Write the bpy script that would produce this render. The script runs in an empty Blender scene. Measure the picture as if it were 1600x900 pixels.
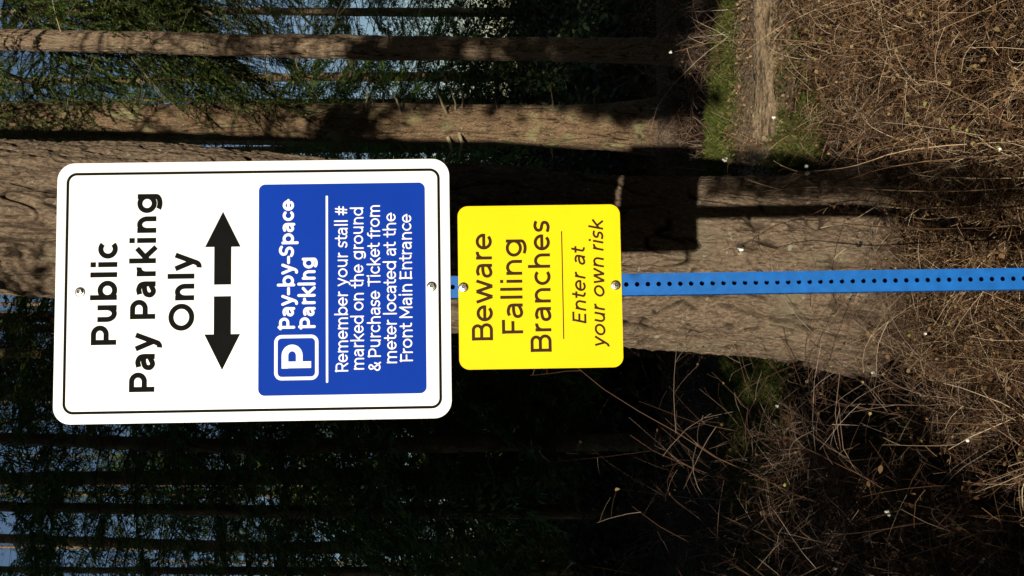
import bpy, math, random
import numpy as np
from mathutils import Matrix, Vector

random.seed(7)
rng = np.random.default_rng(7)
scn = bpy.context.scene
COL = scn.collection
R = math.radians

# ------------------------------------------------------------------ camera
EYE = 1.6
F = 1386.0                                    # focal length in pixels of a 1600 px wide frame
cam_d = bpy.data.cameras.new("camera")
cam_d.sensor_fit = 'HORIZONTAL'
cam_d.sensor_width = 36.0
cam_d.lens = 36.0 * F / 1600.0
cam_d.clip_start = 0.05
cam_d.clip_end = 2000
cam = bpy.data.objects.new("camera", cam_d)
COL.objects.link(cam)
# the phone was held in portrait: picture right = world down, picture up = world right
cam.matrix_world = Matrix(((0, 1, 0, 0), (0, 0, -1, 0), (-1, 0, 0, EYE), (0, 0, 0, 1)))
scn.camera = cam

# ------------------------------------------------------------------ sky and sun
SUN_DIR = Vector((0.166, 1.0, -0.291)).normalized()      # the way the light travels
ELEV = math.asin(-SUN_DIR.z)
world = bpy.data.worlds.new("World")
scn.world = world
world.use_nodes = True
wn, wl = world.node_tree.nodes, world.node_tree.links
wn.clear()
sky = wn.new("ShaderNodeTexSky")
sky.sky_type = 'NISHITA'
sky.sun_disc = False
sky.sun_elevation = ELEV
sky.sun_rotation = math.atan2(-SUN_DIR.x, -SUN_DIR.y)
sky.air_density = 1.0
sky.dust_density = 0.6
sky.ozone_density = 1.6
bg = wn.new("ShaderNodeBackground")
bg.inputs["Strength"].default_value = 0.066
wo = wn.new("ShaderNodeOutputWorld")
wl.new(sky.outputs[0], bg.inputs["Color"])
wl.new(bg.outputs[0], wo.inputs["Surface"])
sun_d = bpy.data.lights.new("sun", 'SUN')
sun_d.energy = 5.0
sun_d.angle = R(0.5)
sun_d.color = (1.0, 0.915, 0.775)
sun = bpy.data.objects.new("sun", sun_d)
COL.objects.link(sun)
sun.rotation_euler = SUN_DIR.to_track_quat('-Z', 'Y').to_euler()
sun.location = (-3, -15, 8)
scn.view_settings.view_transform = 'Standard'
scn.view_settings.look = 'None'
scn.view_settings.exposure = 0.15
scn.view_settings.gamma = 1.0
scn.view_settings.use_curve_mapping = False
scn.render.engine = 'CYCLES'
scn.cycles.max_bounces = 5
scn.cycles.transparent_max_bounces = 8


def at(px, py, d):
    """point of the place seen at photo pixel (px, py) when it stands d metres off"""
    return np.array([(450 - py) / F * d, d, EYE + (800 - px) / F * d])


# ------------------------------------------------------------------ helpers
def tag(o, label=None, cat=None, group=None, kind=None):
    if label: o["label"] = label
    if cat: o["category"] = cat
    if group: o["group"] = group
    if kind: o["kind"] = kind
    return o


def thing(name, label, cat, loc=(0, 0, 0), rz=0, group=None):
    o = bpy.data.objects.new(name, None)
    o.empty_display_size = 0.2
    COL.objects.link(o)
    o.location = loc
    o.rotation_euler = (0, 0, rz)
    return tag(o, label, cat, group)


def link(name, me, parent=None):
    o = bpy.data.objects.new(name, me)
    COL.objects.link(o)
    if parent is not None:
        o.parent = parent
    return o


def np_mesh(name, V, faces, mat, smooth=False, attr=None):
    """V (n,3); faces: list of (m,k) index arrays"""
    V = np.asarray(V, np.float32)
    me = bpy.data.meshes.new(name)
    me.vertices.add(len(V))
    me.vertices.foreach_set("co", V.ravel())
    loops = np.concatenate([f.ravel() for f in faces]).astype(np.int32)
    tot = np.concatenate([np.full(len(f), f.shape[1], np.int32) for f in faces])
    start = np.concatenate([[0], np.cumsum(tot)[:-1]]).astype(np.int32)
    me.loops.add(len(loops))
    me.loops.foreach_set("vertex_index", loops)
    me.polygons.add(len(tot))
    me.polygons.foreach_set("loop_start", start)
    me.polygons.foreach_set("loop_total", tot)
    if smooth:
        me.polygons.foreach_set("use_smooth", np.ones(len(tot), bool))
    me.update(calc_edges=True)
    if attr is not None:
        a = me.attributes.new(attr[0], 'FLOAT', 'POINT')
        a.data.foreach_set("value", np.asarray(attr[1], np.float32))
    me.materials.append(mat)
    return me


class MB:
    """small mesh builder for the hand-made pieces"""
    def __init__(self): self.v, self.f = [], []
    def add(self, vs, fs):
        b = len(self.v)
        self.v += [tuple(p) for p in vs]
        self.f += [tuple(b + i for i in f) for f in fs]
    def build(self, name, mat, parent=None, smooth=False):
        me = bpy.data.meshes.new(name)
        me.from_pydata(self.v, [], self.f)
        me.materials.append(mat)
        if smooth:
            for p in me.polygons: p.use_smooth = True
        return link(name, me, parent)


def join(parts):
    """parts: list of (V, F) with the same face size -> one (V, F)"""
    Vs, Fs, b = [], [], 0
    for V, Fc in parts:
        Vs.append(V); Fs.append(Fc + b); b += len(V)
    return np.concatenate(Vs), np.concatenate(Fs)


def tubes(P, Rad, sides=3):
    """P (K,n,3) centre lines, Rad (K,n) radii -> verts, quads"""
    P = np.asarray(P, float); Rad = np.asarray(Rad, float)
    K, n, _ = P.shape
    T = np.gradient(P, axis=1)
    T /= np.linalg.norm(T, axis=2, keepdims=True) + 1e-9
    ref = np.where(np.abs(T[:, :1, 2:3]) > 0.8, np.array([1.0, 0, 0]), np.array([0, 0, 1.0]))
    A = np.cross(T, np.broadcast_to(ref, T.shape))
    A /= np.linalg.norm(A, axis=2, keepdims=True) + 1e-9
    B = np.cross(T, A)
    ang = np.arange(sides) * 2 * np.pi / sides
    V = (P[:, :, None, :] + Rad[:, :, None, None] *
         (np.cos(ang)[None, None, :, None] * A[:, :, None, :] + np.sin(ang)[None, None, :, None] * B[:, :, None, :]))
    idx = np.arange(K * n * sides).reshape(K, n, sides)
    nx = np.roll(idx, -1, axis=2)
    Q = np.stack([idx[:, :-1], nx[:, :-1], nx[:, 1:], idx[:, 1:]], axis=-1).reshape(-1, 4)
    return V.reshape(-1, 3), Q


def unit(v): return v / (np.linalg.norm(v, axis=-1, keepdims=True) + 1e-9)


def vnoise(u, v, nu, seed, wrap=True):
    """value noise on a lattice, periodic in u (nu cells)"""
    g = np.random.default_rng(seed).random((nu, 4096))
    iu = np.floor(u).astype(int); iv = np.floor(v).astype(int)
    fu = u - iu; fv = v - iv
    fu = fu * fu * (3 - 2 * fu); fv = fv * fv * (3 - 2 * fv)
    a, b = iu % nu, (iu + 1) % nu
    c, d = iv % 4096, (iv + 1) % 4096
    return (g[a, c] * (1 - fu) + g[b, c] * fu) * (1 - fv) + (g[a, d] * (1 - fu) + g[b, d] * fu) * fv


# ------------------------------------------------------------------ materials
def new_mat(name):
    m = bpy.data.materials.new(name)
    m.use_nodes = True
    nt = m.node_tree
    return m, nt.nodes, nt.links, nt.nodes["Principled BSDF"]


def flat_mat(name, rgb, rough=0.5, metal=0.0, spec=0.5, mottling=0.06, scale=30.0):
    m, n, l, p = new_mat(name)
    tc = n.new("ShaderNodeTexCoord")
    nz = n.new("ShaderNodeTexNoise"); nz.inputs["Scale"].default_value = scale; nz.inputs["Detail"].default_value = 5
    l.new(tc.outputs["Object"], nz.inputs["Vector"])
    rp = n.new("ShaderNodeValToRGB")
    rp.color_ramp.elements[0].position = 0.3; rp.color_ramp.elements[1].position = 0.7
    rp.color_ramp.elements[0].color = tuple(c * (1 - mottling) for c in rgb) + (1,)
    rp.color_ramp.elements[1].color = tuple(min(1, c * (1 + mottling)) for c in rgb) + (1,)
    l.new(nz.outputs["Fac"], rp.inputs["Fac"])
    l.new(rp.outputs["Color"], p.inputs["Base Color"])
    p.inputs["Roughness"].default_value = rough
    p.inputs["Metallic"].default_value = metal
    p.inputs["Specular IOR Level"].default_value = spec
    return m


def bark_mat(name, base, dark, pale, moss, moss_at=0.62, scale=1.0, use_fissure=False, net=0.6, grit=42):
    m, n, l, p = new_mat(name)
    tc = n.new("ShaderNodeTexCoord")
    mp = n.new("ShaderNodeMapping"); mp.inputs["Scale"].default_value = (9 * scale, 9 * scale, 2.6 * scale)
    l.new(tc.outputs["Object"], mp.inputs["Vector"])
    warp = n.new("ShaderNodeTexNoise"); warp.inputs["Scale"].default_value = 1.6; warp.inputs["Detail"].default_value = 6
    l.new(mp.outputs["Vector"], warp.inputs["Vector"])
    vor = n.new("ShaderNodeTexVoronoi"); vor.feature = 'DISTANCE_TO_EDGE'; vor.inputs["Scale"].default_value = 1.3
    mix = n.new("ShaderNodeMix"); mix.data_type = 'VECTOR'; mix.inputs[0].default_value = 0.55
    l.new(mp.outputs["Vector"], mix.inputs[4]); l.new(warp.outputs["Color"], mix.inputs[5])
    l.new(mix.outputs[1], vor.inputs["Vector"])
    fine = n.new("ShaderNodeTexNoise"); fine.inputs["Scale"].default_value = grit * scale; fine.inputs["Detail"].default_value = 8; fine.inputs["Roughness"].default_value = 0.7
    mp2 = n.new("ShaderNodeMapping"); mp2.inputs["Scale"].default_value = (1, 1, 0.45)
    l.new(tc.outputs["Object"], mp2.inputs["Vector"]); l.new(mp2.outputs["Vector"], fine.inputs["Vector"])
    r1 = n.new("ShaderNodeValToRGB")
    e = r1.color_ramp.elements
    e[0].position = 0.34; e[0].color = tuple(dark) + (1,)
    e[1].position = 0.60; e[1].color = tuple(base) + (1,)
    e.new(0.78).color = tuple(pale) + (1,)
    l.new(fine.outputs["Fac"], r1.inputs["Fac"])
    big = n.new("ShaderNodeTexNoise"); big.inputs["Scale"].default_value = 3.0 * scale; big.inputs["Detail"].default_value = 7
    l.new(tc.outputs["Object"], big.inputs["Vector"])
    r2 = n.new("ShaderNodeValToRGB")
    r2.color_ramp.elements[0].position = moss_at; r2.color_ramp.elements[1].position = moss_at + 0.16
    l.new(big.outputs["Fac"], r2.inputs["Fac"])
    mm = n.new("ShaderNodeMix"); mm.data_type = 'RGBA'
    l.new(r2.outputs["Color"], mm.inputs[0]); l.new(r1.outputs["Color"], mm.inputs[6]); mm.inputs[7].default_value = tuple(moss) + (1,)
    # pale lichen specks
    sp = n.new("ShaderNodeTexNoise"); sp.inputs["Scale"].default_value = 26 * scale; sp.inputs["Detail"].default_value = 3
    off = n.new("ShaderNodeMapping"); off.inputs["Location"].default_value = (3, 7, 1)
    l.new(tc.outputs["Object"], off.inputs["Vector"]); l.new(off.outputs["Vector"], sp.inputs["Vector"])
    r3 = n.new("ShaderNodeValToRGB"); r3.color_ramp.elements[0].position = 0.66; r3.color_ramp.elements[1].position = 0.70
    l.new(sp.outputs["Fac"], r3.inputs["Fac"])
    mm2 = n.new("ShaderNodeMix"); mm2.data_type = 'RGBA'
    l.new(r3.outputs["Color"], mm2.inputs[0]); l.new(mm.outputs[2], mm2.inputs[6]); mm2.inputs[7].default_value = (0.33, 0.31, 0.22, 1)
    # cracks between the plates
    r4 = n.new("ShaderNodeValToRGB")
    r4.color_ramp.elements[0].position = 0.0; r4.color_ramp.elements[0].color = (0.10, 0.08, 0.065, 1)
    r4.color_ramp.elements[1].position = 0.09; r4.color_ramp.elements[1].color = (1, 1, 1, 1)
    l.new(vor.outputs["Distance"], r4.inputs["Fac"])
    mul = n.new("ShaderNodeMix"); mul.data_type = 'RGBA'; mul.blend_type = 'MULTIPLY'; mul.inputs[0].default_value = net
    l.new(mm2.outputs[2], mul.inputs[6]); l.new(r4.outputs["Color"], mul.inputs[7])
    out = mul
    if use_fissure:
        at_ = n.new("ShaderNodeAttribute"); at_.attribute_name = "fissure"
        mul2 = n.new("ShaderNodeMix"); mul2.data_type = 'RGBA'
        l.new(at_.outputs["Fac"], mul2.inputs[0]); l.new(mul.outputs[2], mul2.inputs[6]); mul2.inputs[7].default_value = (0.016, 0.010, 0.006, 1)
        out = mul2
    l.new(out.outputs[2], p.inputs["Base Color"])
    p.inputs["Roughness"].default_value = 0.95
    p.inputs["Specular IOR Level"].default_value = 0.15
    add = n.new("ShaderNodeMath"); add.operation = 'MULTIPLY_ADD'; add.inputs[1].default_value = 0.5
    l.new(r4.outputs["Color"], add.inputs[0]); l.new(fine.outputs["Fac"], add.inputs[2])
    bp = n.new("ShaderNodeBump"); bp.inputs["Strength"].default_value = 1.0; bp.inputs["Distance"].default_value = 0.02
    l.new(add.outputs[0], bp.inputs["Height"]); l.new(bp.outputs["Normal"], p.inputs["Normal"])
    return m


def island_mat(name, colours, rough=0.8, translucency=0.0, spec=0.2):
    """each leaf / twig takes a colour of its own"""
    m, n, l, p = new_mat(name)
    g = n.new("ShaderNodeNewGeometry")
    oi = n.new("ShaderNodeObjectInfo")
    ad = n.new("ShaderNodeMath"); ad.operation = 'ADD'
    l.new(g.outputs["Random Per Island"], ad.inputs[0]); l.new(oi.outputs["Random"], ad.inputs[1])
    fr = n.new("ShaderNodeMath"); fr.operation = 'FRACT'
    l.new(ad.outputs[0], fr.inputs[0])
    rp = n.new("ShaderNodeValToRGB")
    e = rp.color_ramp.elements
    for i, (pos, c) in enumerate(colours):
        if i < 2:
            e[i].position = pos; e[i].color = tuple(c) + (1,)
        else:
            e.new(pos).color = tuple(c) + (1,)
    l.new(fr.outputs[0], rp.inputs["Fac"])
    l.new(rp.outputs["Color"], p.inputs["Base Color"])
    p.inputs["Roughness"].default_value = rough
    p.inputs["Specular IOR Level"].default_value = spec
    if translucency:
        tr = n.new("ShaderNodeBsdfTranslucent")
        l.new(rp.outputs["Color"], tr.inputs["Color"])
        mx = n.new("ShaderNodeMixShader"); mx.inputs[0].default_value = translucency
        o = n["Material Output"]
        l.new(p.outputs[0], mx.inputs[1]); l.new(tr.outputs[0], mx.inputs[2]); l.new(mx.outputs[0], o.inputs["Surface"])
    return m


M_white = flat_mat("sign_white", (0.80, 0.80, 0.79), 0.42, mottling=0.02, scale=12)
M_black = flat_mat("vinyl_black", (0.006, 0.006, 0.0055), 0.75, spec=0.04, mottling=0.1)
M_blue = flat_mat("vinyl_blue", (0.003, 0.036, 0.33), 0.7, spec=0.06, mottling=0.05, scale=6)
M_wlet = flat_mat("vinyl_white", (0.80, 0.80, 0.80), 0.5, mottling=0.01)
M_yellow = flat_mat("sign_yellow", (0.86, 0.615, 0.003), 0.6, spec=0.1, mottling=0.03, scale=6)
M_brown = flat_mat("vinyl_brown", (0.034, 0.017, 0.004), 0.6, spec=0.1, mottling=0.1)
M_edge = flat_mat("cut_aluminium", (0.5, 0.5, 0.5), 0.45, metal=0.8)
M_post = flat_mat("post_blue_enamel", (0.008, 0.115, 0.41), 0.5, spec=0.2, mottling=0.16, scale=40)
M_zinc = flat_mat("zinc_bolt", (0.62, 0.62, 0.60), 0.28, metal=1.0, mottling=0.12, scale=160)
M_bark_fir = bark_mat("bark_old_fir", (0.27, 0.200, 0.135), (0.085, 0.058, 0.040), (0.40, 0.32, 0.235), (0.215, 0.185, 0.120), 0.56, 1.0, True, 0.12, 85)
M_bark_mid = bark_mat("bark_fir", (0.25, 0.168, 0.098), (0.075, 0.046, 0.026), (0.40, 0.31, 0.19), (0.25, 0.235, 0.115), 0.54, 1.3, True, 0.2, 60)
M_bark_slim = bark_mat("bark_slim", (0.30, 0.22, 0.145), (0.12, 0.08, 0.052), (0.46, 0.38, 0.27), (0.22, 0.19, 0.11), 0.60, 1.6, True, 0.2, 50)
M_needle = island_mat("fir_needles", [(0.0, (0.030, 0.070, 0.014)), (0.5, (0.080, 0.15, 0.024)), (1.0, (0.17, 0.235, 0.038))], 0.6, 0.3, 0.3)
M_dark = island_mat("shade_toned_leaves", [(0.0, (0.012, 0.022, 0.008)), (0.6, (0.024, 0.042, 0.014)), (1.0, (0.045, 0.062, 0.022))], 0.6, 0.1, 0.2)  # darkened leaf colour stands in for shade on the far undergrowth
M_firtwig = island_mat("fir_twigs", [(0.0, (0.035, 0.026, 0.014)), (0.6, (0.075, 0.055, 0.030)), (1.0, (0.13, 0.11, 0.055))], 0.9)
M_twig = island_mat("shrub_twigs", [(0.0, (0.048, 0.021, 0.011)), (0.42, (0.135, 0.068, 0.034)), (0.70, (0.31, 0.19, 0.10)), (1.0, (0.62, 0.50, 0.34))], 0.8)
M_greytwig = island_mat("grey_twigs", [(0.0, (0.07, 0.032, 0.019)), (0.5, (0.14, 0.080, 0.050)), (0.8, (0.25, 0.175, 0.125)), (1.0, (0.46, 0.38, 0.30))], 0.8)
M_deadlimb = island_mat("dead_limbs", [(0.0, (0.13, 0.10, 0.06)), (0.5, (0.24, 0.20, 0.12)), (1.0, (0.36, 0.34, 0.20))], 0.9)
M_leaf = island_mat("dry_leaves", [(0.0, (0.085, 0.042, 0.020)), (0.5, (0.19, 0.105, 0.046)), (0.8, (0.25, 0.165, 0.075)), (0.96, (0.34, 0.26, 0.12)), (1.0, (0.22, 0.27, 0.04))], 0.75, 0.2)
M_litter = island_mat("fallen_leaves", [(0.0, (0.05, 0.027, 0.015)), (0.55, (0.13, 0.078, 0.040)), (1.0, (0.30, 0.22, 0.13))], 0.85)
M_grass = island_mat("grass_blades", [(0.0, (0.035, 0.055, 0.008)), (0.55, (0.075, 0.105, 0.014)), (0.85, (0.15, 0.16, 0.035)), (1.0, (0.26, 0.20, 0.09))], 0.6, 0.3)
M_berry = flat_mat("white_berry", (0.82, 0.80, 0.74), 0.45, mottling=0.04, scale=200)
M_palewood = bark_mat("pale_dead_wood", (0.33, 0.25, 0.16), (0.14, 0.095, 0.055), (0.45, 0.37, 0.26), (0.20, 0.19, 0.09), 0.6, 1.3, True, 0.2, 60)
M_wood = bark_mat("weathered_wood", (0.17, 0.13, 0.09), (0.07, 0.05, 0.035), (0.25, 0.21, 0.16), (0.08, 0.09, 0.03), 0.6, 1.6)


def ground_mat():
    m, n, l, p = new_mat("forest_floor")
    tc = n.new("ShaderNodeTexCoord")
    a = n.new("ShaderNodeTexNoise"); a.inputs["Scale"].default_value = 18; a.inputs["Detail"].default_value = 10; a.inputs["Roughness"].default_value = 0.75
    l.new(tc.outputs["Object"], a.inputs["Vector"])
    r = n.new("ShaderNodeValToRGB")
    e = r.color_ramp.elements
    e[0].position = 0.35; e[0].color = (0.010, 0.007, 0.005, 1)
    e[1].position = 0.55; e[1].color = (0.028, 0.018, 0.011, 1)
    e.new(0.72).color = (0.06, 0.04, 0.024, 1)
    l.new(a.outputs["Fac"], r.inputs["Fac"])
    b = n.new("ShaderNodeTexNoise"); b.inputs["Scale"].default_value = 0.9; b.inputs["Detail"].default_value = 6
    l.new(tc.outputs["Object"], b.inputs["Vector"])
    r2 = n.new("ShaderNodeValToRGB"); r2.color_ramp.elements[0].position = 0.52; r2.color_ramp.elements[1].position = 0.66
    l.new(b.outputs["Fac"], r2.inputs["Fac"])
    mx = n.new("ShaderNodeMix"); mx.data_type = 'RGBA'
    l.new(r2.outputs["Color"], mx.inputs[0]); l.new(r.outputs["Color"], mx.inputs[6]); mx.inputs[7].default_value = (0.035, 0.052, 0.014, 1)
    l.new(mx.outputs[2], p.inputs["Base Color"])
    p.inputs["Roughness"].default_value = 0.95
    p.inputs["Specular IOR Level"].default_value = 0.1
    bp = n.new("ShaderNodeBump"); bp.inputs["Strength"].default_value = 1.0; bp.inputs["Distance"].default_value = 0.03
    l.new(a.outputs["Fac"], bp.inputs["Height"]); l.new(bp.outputs["Normal"], p.inputs["Normal"])
    return m


def path_mat():
    m, n, l, p = new_mat("trodden_earth")
    tc = n.new("ShaderNodeTexCoord")
    a = n.new("ShaderNodeTexNoise"); a.inputs["Scale"].default_value = 30; a.inputs["Detail"].default_value = 10; a.inputs["Roughness"].default_value = 0.8
    l.new(tc.outputs["Object"], a.inputs["Vector"])
    r = n.new("ShaderNodeValToRGB")
    e = r.color_ramp.elements
    e[0].position = 0.35; e[0].color = (0.15, 0.105, 0.06, 1)
    e[1].position = 0.65; e[1].color = (0.36, 0.27, 0.165, 1)
    l.new(a.outputs["Fac"], r.inputs["Fac"])
    l.new(r.outputs["Color"], p.inputs["Base Color"])
    p.inputs["Roughness"].default_value = 0.95
    bp = n.new("ShaderNodeBump"); bp.inputs["Strength"].default_value = 0.8; bp.inputs["Distance"].default_value = 0.02
    l.new(a.outputs["Fac"], bp.inputs["Height"]); l.new(bp.outputs["Normal"], p.inputs["Normal"])
    return m


# ------------------------------------------------------------------ ground
GLEV = -0.28


def gz(x, y):
    """height of the forest floor"""
    return (GLEV + 0.035 * np.sin(x * 1.7 + 0.4 * y) * np.cos(y * 1.3 - 0.5 * x) + 0.05 * np.sin(x * 0.43 + 1) * np.sin(y * 0.37)
            + 0.012 * np.sin(7.1 * x + 3 * y) * np.sin(6.3 * y - 2 * x))


s = np.linspace(-1, 1, 261)
ax = 300 * np.sign(s) * np.abs(s) ** 3.2
GX, GY = np.meshgrid(ax, ax + 6, indexing='ij')
GZ = GLEV + (gz(GX, GY) - GLEV) * np.clip(40 / (np.abs(GX) + np.abs(GY) + 1), 0, 1)
idx = np.arange(GX.size).reshape(GX.shape)
Q = np.stack([idx[:-1, :-1], idx[1:, :-1], idx[1:, 1:], idx[:-1, 1:]], -1).reshape(-1, 4)
M_ground = ground_mat()
tag(link("ground", np_mesh("ground", np.stack([GX, GY, GZ], -1).reshape(-1, 3), [Q], M_ground, True)), kind="structure")


def strip(name, y0f, y1f, x0, x1, mat, lift):
    xs = np.linspace(x0, x1, 90); ts = np.linspace(0, 1, 14)
    X, Tt = np.meshgrid(xs, ts, indexing='ij')
    Y = y0f(X) * (1 - Tt) + y1f(X) * Tt
    Z = gz(X, Y) + lift
    i = np.arange(X.size).reshape(X.shape)
    q = np.stack([i[:-1, :-1], i[1:, :-1], i[1:, 1:], i[:-1, 1:]], -1).reshape(-1, 4)
    return tag(link(name, np_mesh(name, np.stack([X, Y, Z], -1).reshape(-1, 3), [q], mat, True)), kind="structure")


wig = lambda X, k: 0.10 * np.sin(X * 3.1 + k) + 0.06 * np.sin(X * 7.3 + 2 * k)
strip("path", lambda X: 5.9 + wig(X, 0), lambda X: 7.3 + wig(X, 2), 0.75, 9.0, path_mat(), 0.012)


def leaf_quads(C, size, up=0.6, gen=rng):
    """bent little leaves at points C: two quads folded along the midrib"""
    K = len(C)
    d = unit(gen.normal(size=(K, 3)) * np.array([1, 1, 0.6]))
    nrm = unit(gen.normal(size=(K, 3)) + np.array([0, 0, up * 2]))
    sd = unit(np.cross(d, nrm))
    L = size * gen.uniform(0.6, 1.3, (K, 1))
    w = L * gen.uniform(0.32, 0.48, (K, 1))
    fold = nrm * w * gen.uniform(0.1, 0.6, (K, 1))
    curl = nrm * L * gen.uniform(-0.25, 0.35, (K, 1))
    pts = [C, C + d * L * 0.28 + sd * w * 0.85 + fold, C + d * L * 0.62 + sd * w * 0.8 + fold + curl * 0.4, C + d * L + curl,
           C + d * L * 0.62 - sd * w * 0.8 + fold * 0.6 + curl * 0.4, C + d * L * 0.28 - sd * w * 0.85 + fold]
    V = np.stack(pts, 1).reshape(-1, 3)
    b = np.arange(K) * 6
    Fc = np.concatenate([np.stack([b, b + 1, b + 2, b + 3], -1), np.stack([b, b + 3, b + 4, b + 5], -1)])
    return V, Fc


def scatter(n, box):
    x0, x1, y0, y1 = box
    x = rng.uniform(x0, x1, n); y = rng.uniform(y0, y1, n)
    return np.stack([x, y, gz(x, y)], -1)


# fallen leaves: thick over the trodden strip, thinner in the brush
C = np.concatenate([scatter(9000, (0.6, 4.6, 5.7, 7.5)), scatter(9000, (-2.4, 2.8, 1.6, 6.0)), scatter(4500, (-3, 5, 7, 13))])
C[:, 2] += rng.uniform(0.012, 0.04, len(C))
V, Fc = leaf_quads(C, 0.026, 0.9)
tag(link("leaf_litter", np_mesh("leaf_litter", V, [Fc], M_litter)), "brown fallen leaves littering the ground between the shrubs and the grass", "leaf litter", kind="stuff")


def grass(name, n, xf, yf, label, h=0.06):
    x, y = xf(n), yf(n)
    kp = vnoise(x * 3.1 + 40, y * 3.1 + 9, 512, 77) + 0.35 * rng.random(n) > 0.48
    x, y = x[kp], y[kp]; n = len(x)
    base = np.stack([x, y, gz(x, y)], -1)
    a = rng.uniform(0, 2 * np.pi, n)
    sd = np.stack([np.cos(a), np.sin(a), np.zeros(n)], -1) * 0.0028
    ln = np.stack([rng.normal(0, 0.45, n), rng.normal(0, 0.45, n), np.ones(n)], -1) * (h * rng.uniform(0.4, 1.25, (n, 1)))
    V = np.stack([base - sd, base + sd, base + ln * 0.6 + sd * 0.7, base + ln * np.array([1.25, 1.25, 0.93])], 1).reshape(-1, 3)
    b = np.arange(n) * 4
    Fc = np.concatenate([np.stack([b, b + 1, b + 2], -1), np.stack([b, b + 2, b + 3], -1)])
    return tag(link(name, np_mesh(name, V, [Fc], M_grass)), label, "grass", kind="stuff")


grass("grass", 48000, lambda n: rng.uniform(0.6, 6.5, n), lambda n: 7.85 + 0.36 * rng.uniform(-1, 1, n) + rng.normal(0, 0.2, n) + 0.12 * np.sin(np.arange(n)), "strip of green grass behind the leaf covered path, right of the big trunk")
grass("grass", 48000, lambda n: rng.normal(-1.0, 0.55, n), lambda n: 6.9 + 0.75 * rng.uniform(-1, 1, n) + rng.normal(0, 0.2, n), "patch of shaded green grass left of the big trunk")
grass("grass", 7000, lambda n: rng.normal(1.0, 0.25, n), lambda n: rng.normal(5.75, 0.25, n), "small tuft of grass between the leaf covered path and the big trunk")

# ------------------------------------------------------------------ sign post and signs
r1 = Vector((0.9924, 0.0688, 0.0159)).normalized()         # along the sign, left to right
r2 = Vector((-0.0200, -0.0153, 1.0048))                    # up the sign
r2 = (r2 - r1 * r2.dot(r1)).normalized()
r3 = r2.cross(r1) * -1.0                                   # away from the viewer
r3 = r2.cross(r1)
if r3.y < 0: r3 = -r3
T0 = Vector((-0.0116, 2.0572, EYE + 1.0579))
SIGN_M = Matrix(((r1.x, r3.x, r2.x, T0.x), (r1.y, r3.y, r2.y, T0.y), (r1.z, r3.z, r2.z, T0.z), (0, 0, 0, 1)))


def sign_root(name, label, cat, z):
    o = thing(name, label, cat)
    o.matrix_world = SIGN_M @ Matrix.Translation((0, 0, z))
    return o


def rrect(x0, x1, z0, z1, r, n=10):
    pts = []
    for cx, cz, a0 in ((x1 - r, z1 - r, 0), (x0 + r, z1 - r, 90), (x0 + r, z0 + r, 180), (x1 - r, z0 + r, 270)):
        for k in range(n + 1):
            a = R(a0 + 90 * k / n)
            pts.append((cx + r * math.cos(a), cz + r * math.sin(a)))
    return pts


def plate(name, pts, y0, y1, mat, parent, dz=0):
    b = MB()
    n = len(pts)
    b.add([(x, y0, z - dz) for x, z in pts] + [(x, y1, z - dz) for x, z in pts],
          [tuple(range(n))[::-1], tuple(range(n, 2 * n))] + [(i, (i + 1) % n, n + (i + 1) % n, n + i) for i in range(n)])
    return b.build(name, mat, parent)


def ring(name, outer, inner, y, mat, parent, dz=0):
    n = len(outer)
    b = MB()
    b.add([(x, y, z - dz) for x, z in outer] + [(x, y, z - dz) for x, z in inner], [(i, (i + 1) % n, n + (i + 1) % n, n + i) for i in range(n)])
    return b.build(name, mat, parent)


def poly(name, pts, y, mat, parent, dz=0):
    b = MB()
    b.add([(x, y, z - dz) for x, z in pts], [tuple(range(len(pts)))])
    return b.build(name, mat, parent)


# --- lettering: a monoline alphabet, cap height 1
XH, ASC, DSC = 0.755, 1.06, -0.235


def arc(cx, cy, rx, ry, a0, a1, n=22):
    return [(cx + rx * math.cos(R(a0 + (a1 - a0) * k / n)), cy + ry * math.sin(R(a0 + (a1 - a0) * k / n))) for k in range(n + 1)]


def spline(P, n=7):
    P = [np.array(p, float) for p in P]
    P = [2 * P[0] - P[1]] + P + [2 * P[-1] - P[-2]]
    out = []
    for i in range(1, len(P) - 2):
        a, b, c, d = P[i - 1:i + 3]
        for k in range(n):
            t = k / n
            out.append(tuple(0.5 * (2 * b + (c - a) * t + (2 * a - 5 * b + 4 * c - d) * t * t + (3 * b - a - 3 * c + d) * t ** 3)))
    out.append(tuple(P[-2]))
    return out


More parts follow.
